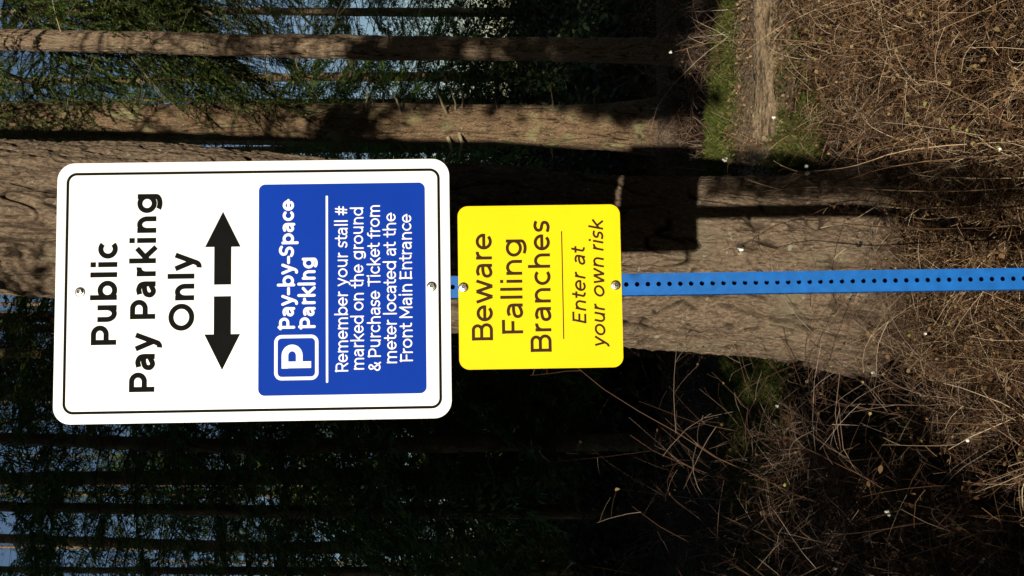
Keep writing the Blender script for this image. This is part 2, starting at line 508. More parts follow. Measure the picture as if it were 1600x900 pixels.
def glyph(ch, w):
    """-> (strokes, width, left side, right side)  sides: s straight, o round, d diagonal"""
    h = w / 2
    X = XH - h
    t = XH / 2
    if ch == ' ': return [], 0.50, 's', 's'
    if ch in 'bdpqg':
        W = 0.76
        ry = t - h + 0.01; rx = (W - 2 * h) / 2
        S = [arc(W / 2, t, rx, ry, 0, 360, 40)]
        if ch == 'b': S.append([(h, 0), (h, ASC)])
        if ch == 'p': S.append([(h, DSC), (h, XH)])
        if ch == 'd': S.append([(W - h, 0), (W - h, ASC)])
        if ch == 'g': S.append([(W - h, XH), (W - h, 0.02)] + arc(W / 2, 0.02, W / 2 - h, -DSC + 0.02 - h, 0, -140, 18)[1:])
        l, r_ = ('s', 'o') if ch in 'bp' else ('o', 's')
        return S, W, l, r_
    if ch == 'o': return [arc(0.40, t, 0.40 - h, t - h + 0.01, 0, 360, 40)], 0.80, 'o', 'o'
    if ch == 'c': return [arc(0.38, t, 0.38 - h, t - h + 0.01, 47, 313, 32)], 0.66, 'o', 'd'
    if ch == 'e':
        W = 0.74; rx = W / 2 - h
        return [arc(W / 2, t, rx, t - h + 0.01, 0, 318, 36), [(h * 1.2, t), (W - h * 0.2, t)]], W, 'o', 'o'
    if ch == 'a':
        W = 0.64
        return [spline([(0.09 + h * .4, XH - 0.13), (0.18 + h * .4, X - 0.005), (W * 0.52, X + 0.01), (W - h - 0.05, X - 0.06), (W - h, X - 0.21), (W - h, 0.2), (W - h, 0)], 6),
                arc(W * 0.48, 0.225, W * 0.48 - h, 0.235 - h, 0, 360, 32) if False else
                spline([(W - h, 0.44), (W * 0.5, 0.435), (h + 0.05, 0.37), (h, 0.22), (h + 0.06, h + 0.02), (W * 0.42, h - 0.015), (W - h - 0.10, h + 0.06), (W - h, 0.22)], 6)], W, 'o', 's'
    if ch in 'nhmr':
        S = [[(h, 0), (h, ASC if ch == 'h' else XH)]]
        if ch == 'r':
            return S + [arc(0.33, X - 0.26, 0.33 - h, 0.27, 180, 82, 14)], 0.40, 's', 'd'
        W = 0.66 if ch != 'm' else 1.06
        if ch == 'm':
            m_ = W / 2
            S += [arc((h + m_) / 2, X - 0.24, (m_ - h) / 2, 0.25, 180, 0, 20) + [(m_, 0)],
                  arc((m_ + W - h) / 2, X - 0.24, (W - h - m_) / 2, 0.25, 180, 0, 20) + [(W - h, 0)]]
        else:
            S += [arc(W / 2, X - 0.29, W / 2 - h, 0.30, 180, 0, 24) + [(W - h, 0)]]
        return S, W, 's', 's'
    if ch == 'u':
        W = 0.66
        return [[(h, XH)] + arc(W / 2, h + 0.29, W / 2 - h, 0.30, 180, 360, 24), [(W - h, 0), (W - h, XH)]], W, 's', 's'
    if ch == 'l': return [[(h, 0), (h, ASC)]], w, 's', 's'
    if ch == 'i': return [[(h, 0), (h, XH)], [(h, 1.06 - w * 1.05), (h, 1.06)]], w, 's', 's'
    if ch == 't':
        return [[(0.15 + h, 0.98), (0.15 + h, 0.2)] + arc(0.15 + h + 0.2, 0.2, 0.2, 0.2 - h, 180, 285, 12)[1:], [(0, X), (0.44, X)]], 0.46, 'd', 'd'
    if ch == 'f':
        return [[(0.14 + h, 0), (0.14 + h, 0.80)] + arc(0.14 + h + 0.2, 0.80, 0.2, 0.26 - h, 180, 75, 12)[1:], [(0, X), (0.42, X)]], 0.44, 'd', 'd'
    if ch == 'y':
        W = 0.76
        return [[(h * 1.05, XH), (W * 0.52, 0.045)], [(W - h * 1.05, XH), (W * 0.455, -0.06)] + arc(W * 0.455 - 0.17, -0.045, 0.165, 0.19 - h * .5, -12, -100, 10)[1:]], W, 'd', 'd'
    if ch == 'v': return [[(h, XH), (0.36, h * .4)], [(0.72 - h, XH), (0.36, h * .4)]], 0.72, 'd', 'd'
    if ch == 'w':
        W = 1.12
        return [[(h, XH), (W * .29, 0)], [(W * .5, XH), (W * .29, 0)], [(W * .5, XH), (W * .71, 0)], [(W - h, XH), (W * .71, 0)]], W, 'd', 'd'
    if ch == 'k':
        return [[(h, 0), (h, ASC)], [(h, 0.30), (0.60, XH)], [(0.27, 0.40), (0.64, 0)]], 0.69, 's', 'd'
    if ch == 's':
        W = 0.56
        return [spline([(W - 0.05, XH - 0.13), (W * .78, X - .01), (W * .48, X + .012), (h + .05, X - .07), (h + .03, t + .10), (W * .3, t + .025), (W * .68, t - .03), (W - h - .03, t - .11), (W - h - .06, h + .06), (W * .5, h - .012), (W * .2, h + .01), (0.03, 0.13)], 6)], W, 'o', 'o'
    if ch == 'S':
        W = 0.68
        return [spline([(W - 0.05, 0.84), (W * .75, 1 - h), (W * .48, 1 - h + .012), (h + .06, 0.87 - h * .6), (h + .03, 0.66), (W * .3, 0.545), (W * .66, 0.47), (W - h - .03, 0.34), (W - h - .06, 0.12 + h * .6), (W * .5, h - .012), (W * .2, h + .02), (0.03, 0.17)], 6)], W, 'o', 'o'
    if ch in 'PRB':
        W = {'P': 0.76, 'R': 0.78, 'B': 0.78}[ch]
        ym = {'P': 0.40, 'R': 0.44, 'B': 0.535}[ch]
        yc = (1 - h + ym) / 2; ry = (1 - h - ym) / 2
        xr = W - h - (0.04 if ch == 'B' else 0)
        S = [[(h, 0), (h, 1)], [(0, 1 - h), (xr - ry, 1 - h)] + arc(xr - ry, yc, ry, ry, 90, -90, 22)[1:] + [(h, ym)]]
        if ch == 'R': S.append([(W * .50, ym), (W - h * 1.1, 0)])
        if ch == 'B':
            y2 = (h + ym) / 2; r2_ = (ym - h) / 2
            S.append([(h, ym), (W - h - r2_, ym)] + arc(W - h - r2_, y2, r2_, r2_, 90, -90, 22)[1:] + [(0, h)])
        return S, W, 's', 'o' if ch != 'R' else 'd'
    if ch == 'O': return [arc(0.53, 0.5, 0.53 - h, 0.51 - h, 0, 360, 48)], 1.06, 'o', 'o'
    if ch == 'F': return [[(h, 0), (h, 1)], [(0, 1 - h), (0.60, 1 - h)], [(h, 0.48), (0.54, 0.48)]], 0.60, 's', 'd'
    if ch == 'E': return [[(h, 0), (h, 1)], [(0, 1 - h), (0.62, 1 - h)], [(h, 0.5), (0.57, 0.5)], [(0, h), (0.63, h)]], 0.63, 's', 's'
    if ch == 'T': return [[(0.36, 0), (0.36, 1)], [(0, 1 - h), (0.72, 1 - h)]], 0.72, 'd', 'd'
    if ch == 'M':
        return [[(h, 0), (h, 1)], [(h, 1 - h * .3), (0.5, 0.27)], [(1.0 - h, 1 - h * .3), (0.5, 0.27)], [(1.0 - h, 0), (1.0 - h, 1)]], 1.0, 's', 's'
    if ch == '-': return [[(0, 0.36), (0.38, 0.36)]], 0.38, 'o', 'o'
    if ch == '#':
        return [[(0.20, 0.05), (0.31, 0.97)], [(0.48, 0.05), (0.59, 0.97)], [(0.03, 0.34), (0.74, 0.34)], [(0.06, 0.68), (0.77, 0.68)]], 0.80, 'o', 'o'
    if ch == '&':
        return [spline([(0.76, 0.0), (0.44, 0.36), (0.20, 0.66), (0.19, 0.85), (0.37, 1 - h), (0.54, 0.84), (0.47, 0.66), (0.22, 0.49), (h, 0.27), (0.15, 0.07 + h * .4), (0.38, h - .01), (0.60, 0.16), (0.72, 0.46)], 6)], 0.78, 'o', 'd'
    raise ValueError(ch)


GAP = {('s', 's'): 0.19, ('s', 'o'): 0.125, ('o', 's'): 0.125, ('o', 'o'): 0.075, ('d', 'o'): 0.055, ('o', 'd'): 0.055, ('d', 'd'): 0.03, ('s', 'd'): 0.085, ('d', 's'): 0.11}


def stroke_poly(b, pts, w, y, caps, eps):
    """thick line with mitred joints and, if caps, round ends"""
    P = [np.array(p) for p in pts]
    P = [p for i, p in enumerate(P) if i == 0 or np.linalg.norm(p - P[i - 1]) > 1e-6]
    closed = np.linalg.norm(P[0] - P[-1]) < 1e-6
    if closed: P = P[:-1]
    n = len(P)
    Lf, Rt = [], []
    for i in range(n):
        a = P[i - 1] if (i or closed) else None
        c = P[(i + 1) % n] if (i < n - 1 or closed) else None
        t1 = unit(P[i] - a) if a is not None else None
        t2 = unit(c - P[i]) if c is not None else None
        if t1 is None: t1 = t2
        if t2 is None: t2 = t1
        t = unit(t1 + t2)
        nn = np.array([-t[1], t[0]])
        k = max(0.5, float(nn @ np.array([-t1[1], t1[0]])))
        Lf.append(P[i] + nn * w / 2 / k); Rt.append(P[i] - nn * w / 2 / k)
    m = n if closed else n - 1
    b.add([(p[0], y - eps, p[1]) for p in Lf] + [(p[0], y - eps, p[1]) for p in Rt],
          [(i, (i + 1) % n, n + (i + 1) % n, n + i) for i in range(m)])
    if caps and not closed:
        for p, q in ((P[0], P[1]), (P[-1], P[-2])):
            d = unit(p - q); a0 = math.atan2(d[1], d[0])
            fan = [(p[0] + w / 2 * math.cos(a0 + R(-90 + 180 * k / 8)), y - eps, p[1] + w / 2 * math.sin(a0 + R(-90 + 180 * k / 8))) for k in range(9)]
            b.add(fan, [tuple(range(9))])


def text_line(txt, pl, pr, cap, wt, y, mat, parent, dz, rounded=False, slant=0.0, track=1.0):
    pen, prev, items = 0.0, None, []
    for ch in txt:
        st, W, ls, rs = glyph(ch, wt)
        if prev is not None and ch != ' ' and prev != ' ':
            pen += GAP[(prev, ls)] * track
        items.append((st, pen))
        pen += W
        prev = rs if ch != ' ' else ' '
    total = pen + slant * 0.6
    k = (pr[0] - pl[0]) / total                  # metres per unit across
    kz = cap
    b = MB()
    e = 0
    for st, x0 in items:
        for ln in st:
            pts = []
            for (gx, gy) in ln:
                X = (x0 + gx + slant * gy) * k
                Z = gy * kz
                f = X / (pr[0] - pl[0])
                pts.append((pl[0] + X, pl[1] + (pr[1] - pl[1]) * f + Z - dz))
            e += 1
            stroke_poly(b, pts, wt * cap, y, rounded, 0.00002 * (e % 6))
    return b.build("lettering", mat, parent)


def bolt(x, z, parent, y):
    """domed washer with a hexagon head and a driven socket mark"""
    n = 28
    b = MB()
    prof = [(0.0118, 0), (0.0118, -0.0012), (0.0105, -0.0022), (0.0078, -0.0024)]
    vs, fs = [], []
    for r_, yy in prof:
        vs += [(x + r_ * math.cos(2 * math.pi * k / n), y + yy, z + r_ * math.sin(2 * math.pi * k / n)) for k in range(n)]
    for j in range(len(prof) - 1):
        fs += [(j * n + i, j * n + (i + 1) % n, (j + 1) * n + (i + 1) % n, (j + 1) * n + i) for i in range(n)]
    b.add(vs, fs)
    w = b.build("bolt", M_zinc, parent, True)
    hd = MB()
    hexp = [(r_, yy) for r_, yy in ((0.0078, -0.0020), (0.0078, -0.0072), (0.0068, -0.0082), (0.0042, -0.0084))]
    vs, fs = [], []
    for r_, yy in hexp:
        vs += [(x + r_ * math.cos(2 * math.pi * k / 6 + 0.3), y + yy, z + r_ * math.sin(2 * math.pi * k / 6 + 0.3)) for k in range(6)]
    for j in range(3):
        fs += [(j * 6 + i, j * 6 + (i + 1) % 6, (j + 1) * 6 + (i + 1) % 6, (j + 1) * 6 + i) for i in range(6)]
    vs.append((x, y - 0.0058, z))
    fs += [(18 + i, 18 + (i + 1) % 6, 24) for i in range(6)]
    hd.add(vs, fs)
    hd.build("bolt_head", M_zinc, w)


# --- blue perforated post
post = sign_root("metal_post", "bright blue square metal post with a row of round holes carrying both signs", "post", -3.0)
HP = 0.0254
Z0 = 3.0
hole_z = [-1.529 + HP * k for k in range(-58, 59)]
hole_z = [z for z in hole_z if -2.98 < z < -0.03]


def perforated(mb, to3, zs):
    """a 50 mm wide face of 25.4 mm cells, each with a round hole and its rim"""
    hw, rr, n = 0.0254, 0.0056, 20
    for z in zs:
        ringv = [(rr * math.cos(2 * math.pi * k / n), z + rr * math.sin(2 * math.pi * k / n)) for k in range(n)]
        outer = []
        for k in range(n):
            a = 2 * math.pi * k / n
            c, s_ = math.cos(a), math.sin(a)
            q = min(hw / max(abs(c), 1e-6), (HP / 2) / max(abs(s_), 1e-6))
            outer.append((c * q, z + s_ * q))
        corners = [(hw, z + HP / 2), (-hw, z + HP / 2), (-hw, z - HP / 2), (hw, z - HP / 2)]
        base = [to3(u, v, 0) for u, v in ringv] + [to3(u, v, 0) for u, v in outer] + [to3(u, v, 0.003) for u, v in ringv] + [to3(u, v, 0) for u, v in corners]
        fs = []
        for i in range(n):
            j = (i + 1) % n
            a, b_ = outer[i], outer[j]
            ci = None
            if abs(abs(a[0]) - hw) < 1e-7 and abs(abs(b_[0]) - hw) > 1e-7 or abs(abs(b_[0]) - hw) < 1e-7 and abs(abs(a[0]) - hw) > 1e-7:
                mx_, mz_ = (a[0] + b_[0]) / 2, (a[1] + b_[1]) / 2 - z
                ci = 3 * n + (0 if mx_ > 0 and mz_ > 0 else 1 if mx_ < 0 and mz_ > 0 else 2 if mx_ < 0 else 3)
            fs.append((i, n + i, ci, n + j, j) if ci is not None else (i, n + i, n + j, j))
            fs.append((i, j, 2 * n + j, 2 * n + i))
        mb.add(base, fs)


HW = 0.0254
pb = MB()
perforated(pb, lambda u, v, d: (u, 0.0 + d, v + Z0), hole_z)                       # front
perforated(pb, lambda u, v, d: (-HW + d, HW + u, v + Z0), hole_z)                  # left side
zt, zb = hole_z[-1] + HP / 2 + Z0, hole_z[0] - HP / 2 + Z0
pb.add([(HW, 0, zb), (HW, 0, zt), (HW, 2 * HW, zt), (HW, 2 * HW, zb), (-HW, 2 * HW, zb), (-HW, 2 * HW, zt)], [(0, 1, 2, 3), (3, 2, 5, 4)])
pb.build("post_tube", M_post, post)

# --- white sign
ps = sign_root("parking_sign", "large white public pay parking sign with black arrows and a blue information panel", "sign", -0.9144)
D1 = -0.9144
PL = -0.0030
PW = 0.303
plate("sign_panel", rrect(-PW, PW, -0.9144, 0, 0.040), PL, -0.0002, M_white, ps, D1)
o_ = rrect(-PW + 0.0225, PW - 0.0225, -0.9144 + 0.0220, -0.0215, 0.024)
i_ = rrect(-PW + 0.0288, PW - 0.0288, -0.9144 + 0.0283, -0.0278, 0.0177)
ring("border_line", o_, i_, PL - 0.0003, M_black, ps, D1)
WT = 0.205
text_line("Public", (-0.1225, -0.1422), (0.1172, -0.1422), 0.0585, WT, PL - 0.0003, M_black, ps, D1)
text_line("Pay Parking", (-0.2319, -0.2312), (0.2287, -0.2312), 0.0585, WT, PL - 0.0003, M_black, ps, D1)
text_line("Only", (-0.0922, -0.3205), (0.0905, -0.3205), 0.0585, WT, PL - 0.0003, M_black, ps, D1)
for sg in (1, -1):
    pts = [(0.0135, -0.3660), (0.1016, -0.3660), (0.1016, -0.3445), (0.1845, -0.3858), (0.1016, -0.4271), (0.1016, -0.4056), (0.0135, -0.4056)]
    pts = [(x * sg, z) for x, z in pts]
    poly("arrow", pts if sg < 0 else pts[::-1], PL - 0.0003, M_black, ps, D1)
bp_ = poly("blue_panel", rrect(-0.2452, 0.2472, -0.8570, -0.4690, 0.015), PL - 0.0003, M_blue, ps, D1)
YB = PL - 0.0006
text_line("Pay-by-Space", (-0.0912, -0.5508), (0.2095, -0.5508), 0.0340, 0.192, YB, M_wlet, bp_, D1, True, track=1.15)
text_line("Parking", (-0.0903, -0.5982), (0.0732, -0.5982), 0.0340, 0.192, YB, M_wlet, bp_, D1, True, track=1.15)
# boxed P
ring("emblem_frame", rrect(-0.2102, -0.1057, -0.6078, -0.5058, 0.017), rrect(-0.2024, -0.1135, -0.6000, -0.5136, 0.0095), YB, M_wlet, bp_, D1)
text_line("P", (-0.1831, -0.5908), (-0.1276, -0.5908), 0.0680, 0.225, YB, M_wlet, bp_, D1)
plate("divider_line", rrect(-0.2175, 0.2190, -0.6302, -0.6250, 0.0024, 5), YB, YB + 0.0002, M_wlet, bp_, D1)
for tx, xl, xr, zz in (("Remember your stall #", -0.1920, 0.1930, -0.6750), ("marked on the ground", -0.1881, 0.1898, -0.7118),
                       ("& Purchase Ticket from", -0.1917, 0.1944, -0.7505), ("meter located at the", -0.1747, 0.1755, -0.7879),
                       ("Front Main Entrance", -0.1707, 0.1719, -0.8244)):
    text_line(tx, (xl, zz), (xr, zz), 0.0276, 0.122, YB, M_wlet, bp_, D1, True, track=1.2)
bolt(0.001, -0.0574 - D1, ps, PL)
bolt(0.002, -0.8708 - D1, ps, PL)

# --- yellow sign
D2 = -1.3142
ys = sign_root("warning_sign", "small square yellow sign warning of falling branches, below the white sign", "sign", D2)
plate("sign_panel", rrect(-0.1926, 0.1892, -1.3142, -0.9331, 0.024), PL, -0.0002, M_yellow, ys, D2)
YY = PL - 0.0003
text_line("Beware", (-0.1257, -1.0122), (0.1246, -1.0122), 0.0492, 0.150, YY, M_brown, ys, D2)
text_line("Falling", (-0.1111, -1.0824), (0.1099, -1.0824), 0.0492, 0.150, YY, M_brown, ys, D2)
text_line("Branches", (-0.1544, -1.1481), (0.1542, -1.1481), 0.0492, 0.150, YY, M_brown, ys, D2)
poly("divider_line", [(-0.1251, -1.1778), (0.1273, -1.1778), (0.1273, -1.1752), (-0.1251, -1.1752)], YY, M_brown, ys, D2)
text_line("Enter at", (-0.0902, -1.2302), (0.0917, -1.2302), 0.0327, 0.155, YY, M_brown, ys, D2, slant=0.2)
text_line("your own risk", (-0.1482, -1.2740), (0.1562, -1.2740), 0.0327, 0.155, YY, M_brown, ys, D2, slant=0.2)
bolt(-0.0011, -0.945 - D2, ys, PL)
bolt(-0.0013, -1.3005 - D2, ys, PL)


# ------------------------------------------------------------------ trees
def trunk_mesh(name, P, Rr, mat, nu, nv_spec, seed, cells, depth, rough_amp, flare=0.0, fissure=False):
    """P spine knots (k,3) from the ground up, Rr radii; nv_spec list of (z_end, step)"""
    P = np.asarray(P, float); Rr = np.asarray(Rr, float)
    zs = [P[0, 2]]
    for ze, st in nv_spec:
        while zs[-1] < ze: zs.append(zs[-1] + st)
    zs = np.array(zs)
    cx = np.interp(zs, P[:, 2], P[:, 0]); cy = np.interp(zs, P[:, 2], P[:, 1]); rr = np.interp(zs, P[:, 2], Rr)
    z0 = P[0, 2]
    flz = flare * np.exp(-np.maximum(zs - z0 - 0.1, 0) / 0.25)
    th = np.arange(nu) / nu
    U, Zz = np.meshgrid(th, zs, indexing='ij')
    n1 = vnoise(U * 5, Zz * 0.9 + 5, 5, seed)
    n2 = vnoise(U * 11, Zz * 1.1 + 9, 11, seed + 1)
    disp = (n1 - 0.5) * 0.10 + (n2 - 0.5) * 0.05
    # warped furrows between long plates
    w1 = vnoise(U * cells // 1 * 0 + U * cells, Zz * 3.0, cells, seed + 2) - 0.5
    f1 = vnoise(U * cells + w1 * 0.9, Zz * 1.9 + w1 * 0.8, cells, seed + 3)
    f2 = vnoise(U * cells * 2 + w1 * 0.9, Zz * 3.6, cells * 2, seed + 4)
    f3 = vnoise(U * cells * 4, Zz * 16, cells * 4, seed + 5)
    f4 = vnoise(U * cells * 9, Zz * 40, cells * 9, seed + 6)
    m1 = vnoise(U * 7, Zz * 2.3 + 3, 7, seed + 8)
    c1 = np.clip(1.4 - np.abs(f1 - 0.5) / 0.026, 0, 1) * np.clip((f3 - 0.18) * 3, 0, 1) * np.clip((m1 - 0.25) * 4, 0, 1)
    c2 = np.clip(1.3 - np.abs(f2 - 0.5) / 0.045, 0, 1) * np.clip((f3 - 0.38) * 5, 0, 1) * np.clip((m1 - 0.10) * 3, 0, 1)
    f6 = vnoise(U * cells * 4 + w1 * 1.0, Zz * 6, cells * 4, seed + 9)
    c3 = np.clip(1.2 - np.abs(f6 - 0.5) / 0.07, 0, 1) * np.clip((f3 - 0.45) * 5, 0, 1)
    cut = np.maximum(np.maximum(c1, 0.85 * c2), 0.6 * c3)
    f5 = vnoise(U * cells * 14 + w1, Zz * 75, cells * 14, seed + 7)
    plate_ = rough_amp * 2.2 * (np.clip(np.abs(f1 - 0.5) * 3.2, 0, 1) - 0.5) + rough_amp * 0.9 * (np.clip(np.abs(f2 - 0.5) * 3.2, 0, 1) - 0.5)
    rad = plate_ + rr[None, :] * (1 + disp + flz[None, :] * (0.3 + 1.4 * vnoise(U * 6, Zz * 0.3, 6, seed + 12))) - depth * cut + rough_amp * 0.7 * (f4 - 0.5) + rough_amp * 0.6 * (f3 - 0.5) + rough_amp * 0.6 * (f5 - 0.5)
    A = U * 2 * np.pi
    V = np.stack([cx[None, :] + rad * np.cos(A), cy[None, :] + rad * np.sin(A), Zz], -1)
    nvv = len(zs)
    i = np.arange(nu * nvv).reshape(nu, nvv)
    nx = np.roll(i, -1, axis=0)
    q = np.stack([i[:, :-1], nx[:, :-1], nx[:, 1:], i[:, 1:]], -1).reshape(-1, 4)
    V = V.reshape(-1, 3) - P[0]
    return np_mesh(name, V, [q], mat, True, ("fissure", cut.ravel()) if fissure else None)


def bough_template(seed, L=1.0, nside=13, ntwig=11, needle=0.085, wide=0.0075):
    """a flat drooping fir spray along +x: (stem V,Q) and (needle V,Q)"""
    g = np.random.default_rng(seed)
    t = np.linspace(0, 1, 9)
    main = np.stack([L * t, 0.05 * L * np.sin(3 * t + g.uniform(0, 6)), -0.30 * L * t ** 2], -1)
    stems_P, stems_R = [main[None]], [np.linspace(0.008, 0.0015, 9)[None] * L]
    side_P = []
    nV = []
    for sgn in (-1, 1):
        for k in range(nside):
            f = 0.12 + 0.86 * (k + g.uniform(0, 0.8)) / nside
            p0 = np.array([np.interp(f, t, main[:, 0]), np.interp(f, t, main[:, 1]), np.interp(f, t, main[:, 2])])
            ln = L * (0.42 * (1 - f) ** 0.7 + 0.10) * g.uniform(0.7, 1.25)
            a = R(g.uniform(38, 64)) * sgn
            u = np.linspace(0, 1, 5)
            dr = g.uniform(0.25, 0.7)
            P = p0 + np.stack([ln * u * math.cos(a), ln * u * math.sin(a), -dr * ln * u ** 2], -1)
            side_P.append(P)
            for j in range(ntwig):
                q = (j + g.uniform(0, 1)) / ntwig
                if g.random() < 0.08: continue
                pb_ = np.array([np.interp(q, u, P[:, m]) for m in range(3)])
                for s2 in (-1, 1):
                    tl = needle * g.uniform(0.6, 1.35) * (1.25 - 0.6 * q)
                    a2 = a + s2 * R(g.uniform(25, 60))
                    d = np.array([math.cos(a2), math.sin(a2), g.uniform(-0.75, 0.05)])
                    d /= np.linalg.norm(d)
                    sd = np.cross(d, g.normal(size=3) * 0.5 + np.array([0, 0, 1.0])); sd /= np.linalg.norm(sd)
                    wd = wide * g.uniform(0.7, 1.4)
                    nV.append([pb_, pb_ + d * tl * .35 + sd * wd, pb_ + d * tl, pb_ + d * tl * .35 - sd * wd])
    sV, sQ = tubes(np.concatenate(stems_P), np.concatenate(stems_R), 3)
    tV, tQ = tubes(np.array(side_P), np.tile(np.linspace(0.0022, 0.0008, 5) * max(L, 0.8), (len(side_P), 1)), 3)
    NV = np.array(nV).reshape(-1, 3)
    NQ = np.arange(len(NV)).reshape(-1, 4)
    return join([(sV, sQ), (tV, tQ)]), (NV, NQ)


def place(V, az, pitch, roll, sc, loc):
    ca, sa = math.cos(az), math.sin(az)
    cp, sp = math.cos(pitch), math.sin(pitch)
    cr, sr = math.cos(roll), math.sin(roll)
    Rx = np.array([[1, 0, 0], [0, cr, -sr], [0, sr, cr]])
    Ry = np.array([[cp, 0, -sp], [0, 1, 0], [sp, 0, cp]])
    Rz = np.array([[ca, -sa, 0], [sa, ca, 0], [0, 0, 1]])
    return (V * sc) @ (Rz @ Ry @ Rx).T + np.asarray(loc)


BT_NEAR = [bough_template(100 + k, nside=15, ntwig=26, needle=0.034, wide=0.0030) for k in range(4)]
BT_FINE = [bough_template(150 + k, nside=20, ntwig=46, needle=0.0145, wide=0.0021) for k in range(4)]
BT_FAR = [bough_template(200 + k, nside=9, ntwig=13, needle=0.075, wide=0.0075) for k in range(4)]


def crown_mesh(seed, z0, z1, nb, rlow, rtop, near=False, gap=0.0, az_range=None, shape=1.0, limbs=None):
    g = np.random.default_rng(seed)
    T = BT_FINE if near == 2 else BT_NEAR if near else BT_FAR
    S_, N_ = [], []
    for k in range(nb):
        f = (k + g.uniform(-0.3, 0.3)) / nb
        f = min(max(f, 0), 1)
        if g.random() < gap: continue
        z = z0 + (z1 - z0) * f
        L = (rlow * (1 - f ** shape) + rtop) * g.uniform(0.65, 1.2)
        az = g.uniform(0, 2 * np.pi) if az_range is None else g.uniform(*az_range)
        (sv, sq), (nv_, nq) = T[g.integers(len(T))]
        pit, ro = R(g.uniform(-32, 4) + 26 * f), R(g.uniform(-25, 25))
        loc = (0, 0, z)
        S_.append((place(sv, az, pit, ro, L, loc), sq)); N_.append((place(nv_, az, pit, ro, L, loc), nq))
    if limbs is not None: S_.append(limbs)
    sV, sQ = join(S_); nV, nQ = join(N_)
    me = np_mesh("crown", np.concatenate([sV, nV]), [sQ, nQ + len(sV)], M_firtwig)
    me.materials.append(M_needle)
    me.polygons.foreach_set("material_index", np.concatenate([np.zeros(len(sQ), np.int32), np.ones(len(nQ), np.int32)]))
    return me


def deadlimb_mesh(seed, z0, z1, nb, L0, rtrunk, thick=0.012, az_range=None, raw=False):
    """bare dead limbs with twigs on the lower trunk"""
    g = np.random.default_rng(seed)
    az = g.uniform(0, 2 * np.pi, nb) if az_range is None else g.uniform(*az_range, nb)
    z = g.uniform(z0, z1, nb)
    L = L0 * g.uniform(0.25, 1.2, nb)
    u = np.linspace(0, 1, 7)
    d = np.stack([np.cos(az), np.sin(az), g.uniform(-0.25, 0.35, nb)], -1)
    b = np.stack([np.cos(az) * rtrunk * 0.8, np.sin(az) * rtrunk * 0.8, z], -1)
    P = b[:, None] + d[:, None] * L[:, None, None] * u[None, :, None]
    P[:, :, 2] -= (g.uniform(0, 0.45, nb) * L)[:, None] * u[None] ** 2
    P += g.normal(0, 0.018, P.shape) * L[:, None, None] * u[None, :, None]
    parts = [tubes(P, (thick * g.uniform(0.5, 1.2, nb))[:, None] * (1 - 0.8 * u)[None], 4)]
    m = 7
    q = g.uniform(0.25, 0.98, (nb, m))
    ii = np.clip((q * 6).astype(int), 0, 5)
    fr = q * 6 - ii
    B0 = P[np.arange(nb)[:, None], ii] * (1 - fr[..., None]) + P[np.arange(nb)[:, None], ii + 1] * fr[..., None]
    td = unit(d[:, None, :] * 0.7 + g.normal(0, 0.6, (nb, m, 3)))
    tl = (L[:, None] * g.uniform(0.12, 0.4, (nb, m)))
    u2 = np.linspace(0, 1, 4)
    TP = B0[:, :, None] + td[:, :, None] * tl[..., None, None] * u2[None, None, :, None]
    TP[..., 2] -= (tl * 0.3)[..., None] * u2 ** 2
    TP = TP.reshape(-1, 4, 3)
    parts.append(tubes(TP, np.tile(np.linspace(thick * 0.25, thick * 0.08, 4), (len(TP), 1)), 3))
    Va, Qa = join(parts)
    if raw: return Va, Qa
    return np_mesh("dead_branch", Va, [Qa], M_deadlimb)


# --- the old fir right behind the post
KC = 1.183
rC = np.array([0.41, 0.393, 0.385, 0.345, 0.30, 0.12]) * KC
PC = np.array([[0.045, 4.65, -0.38], [0.08, 4.65, 0.15], [0.137, 4.65, 0.60], [0.358, 4.67, 4.10], [0.56, 4.72, 8.8], [0.9, 4.8, 28.0]])
big = thing("fir_tree", "massive old fir with rough brown bark directly behind the blue post", "tree", tuple(PC[0]))
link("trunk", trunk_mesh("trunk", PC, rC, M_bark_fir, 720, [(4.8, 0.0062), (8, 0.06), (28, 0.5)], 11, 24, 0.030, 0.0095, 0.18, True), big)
cb = link("crown", crown_mesh(301, 8.8, 28, 90, 4.0, 0.5, near=2, az_range=(R(60), R(230))), big); cb.location = (0.45, 0, 0)
for j, (z, L, az, pit) in enumerate(((6.3, 3.0, 285, -8), (7.0, 3.4, 300, -12), (7.6, 3.2, 268, -10), (6.7, 2.6, 315, -6), (8.4, 3.6, 292, -14))):
    (sv, sq), (nv_, nq) = BT_FINE[j % 4]
    me = np_mesh("bough", np.concatenate([place(sv, R(az), R(pit), 0.2, L, (0.4, 0, z)), place(nv_, R(az), R(pit), 0.2, L, (0.4, 0, z))]), [sq, nq + len(sv)], M_firtwig)
    me.materials.append(M_needle)
    me.polygons.foreach_set("material_index", np.concatenate([np.zeros(len(sq), np.int32), np.ones(len(nq), np.int32)]))
    link("bough", me, big)

# --- the slender trunk and the middle trunk on the right
DB, DA = 10.6, 9.2
PB = np.array([at(1010, 200, DB), at(900, 198, DB), at(600, 193, DB), at(0, 188, DB), at(-900, 180, DB), at(-2000, 170, DB)])
PB[0, 2] = -0.38
tb = thing("fir_tree", "middle sized fir trunk with dead twig stubs, right of the massive old fir", "tree", tuple(PB[0]))
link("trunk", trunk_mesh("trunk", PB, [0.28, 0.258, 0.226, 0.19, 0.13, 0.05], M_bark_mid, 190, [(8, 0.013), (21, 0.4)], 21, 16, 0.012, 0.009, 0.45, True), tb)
for j in range(24):
    link("dead_branch", deadlimb_mesh(4100 + j, 2.8 + 0.28 * j, 3.0 + 0.28 * j, 1, 0.9, 0.2, 0.010), tb)
link("crown", crown_mesh(302, 7.8, 21, 60, 2.6, 0.4, near=2), tb)

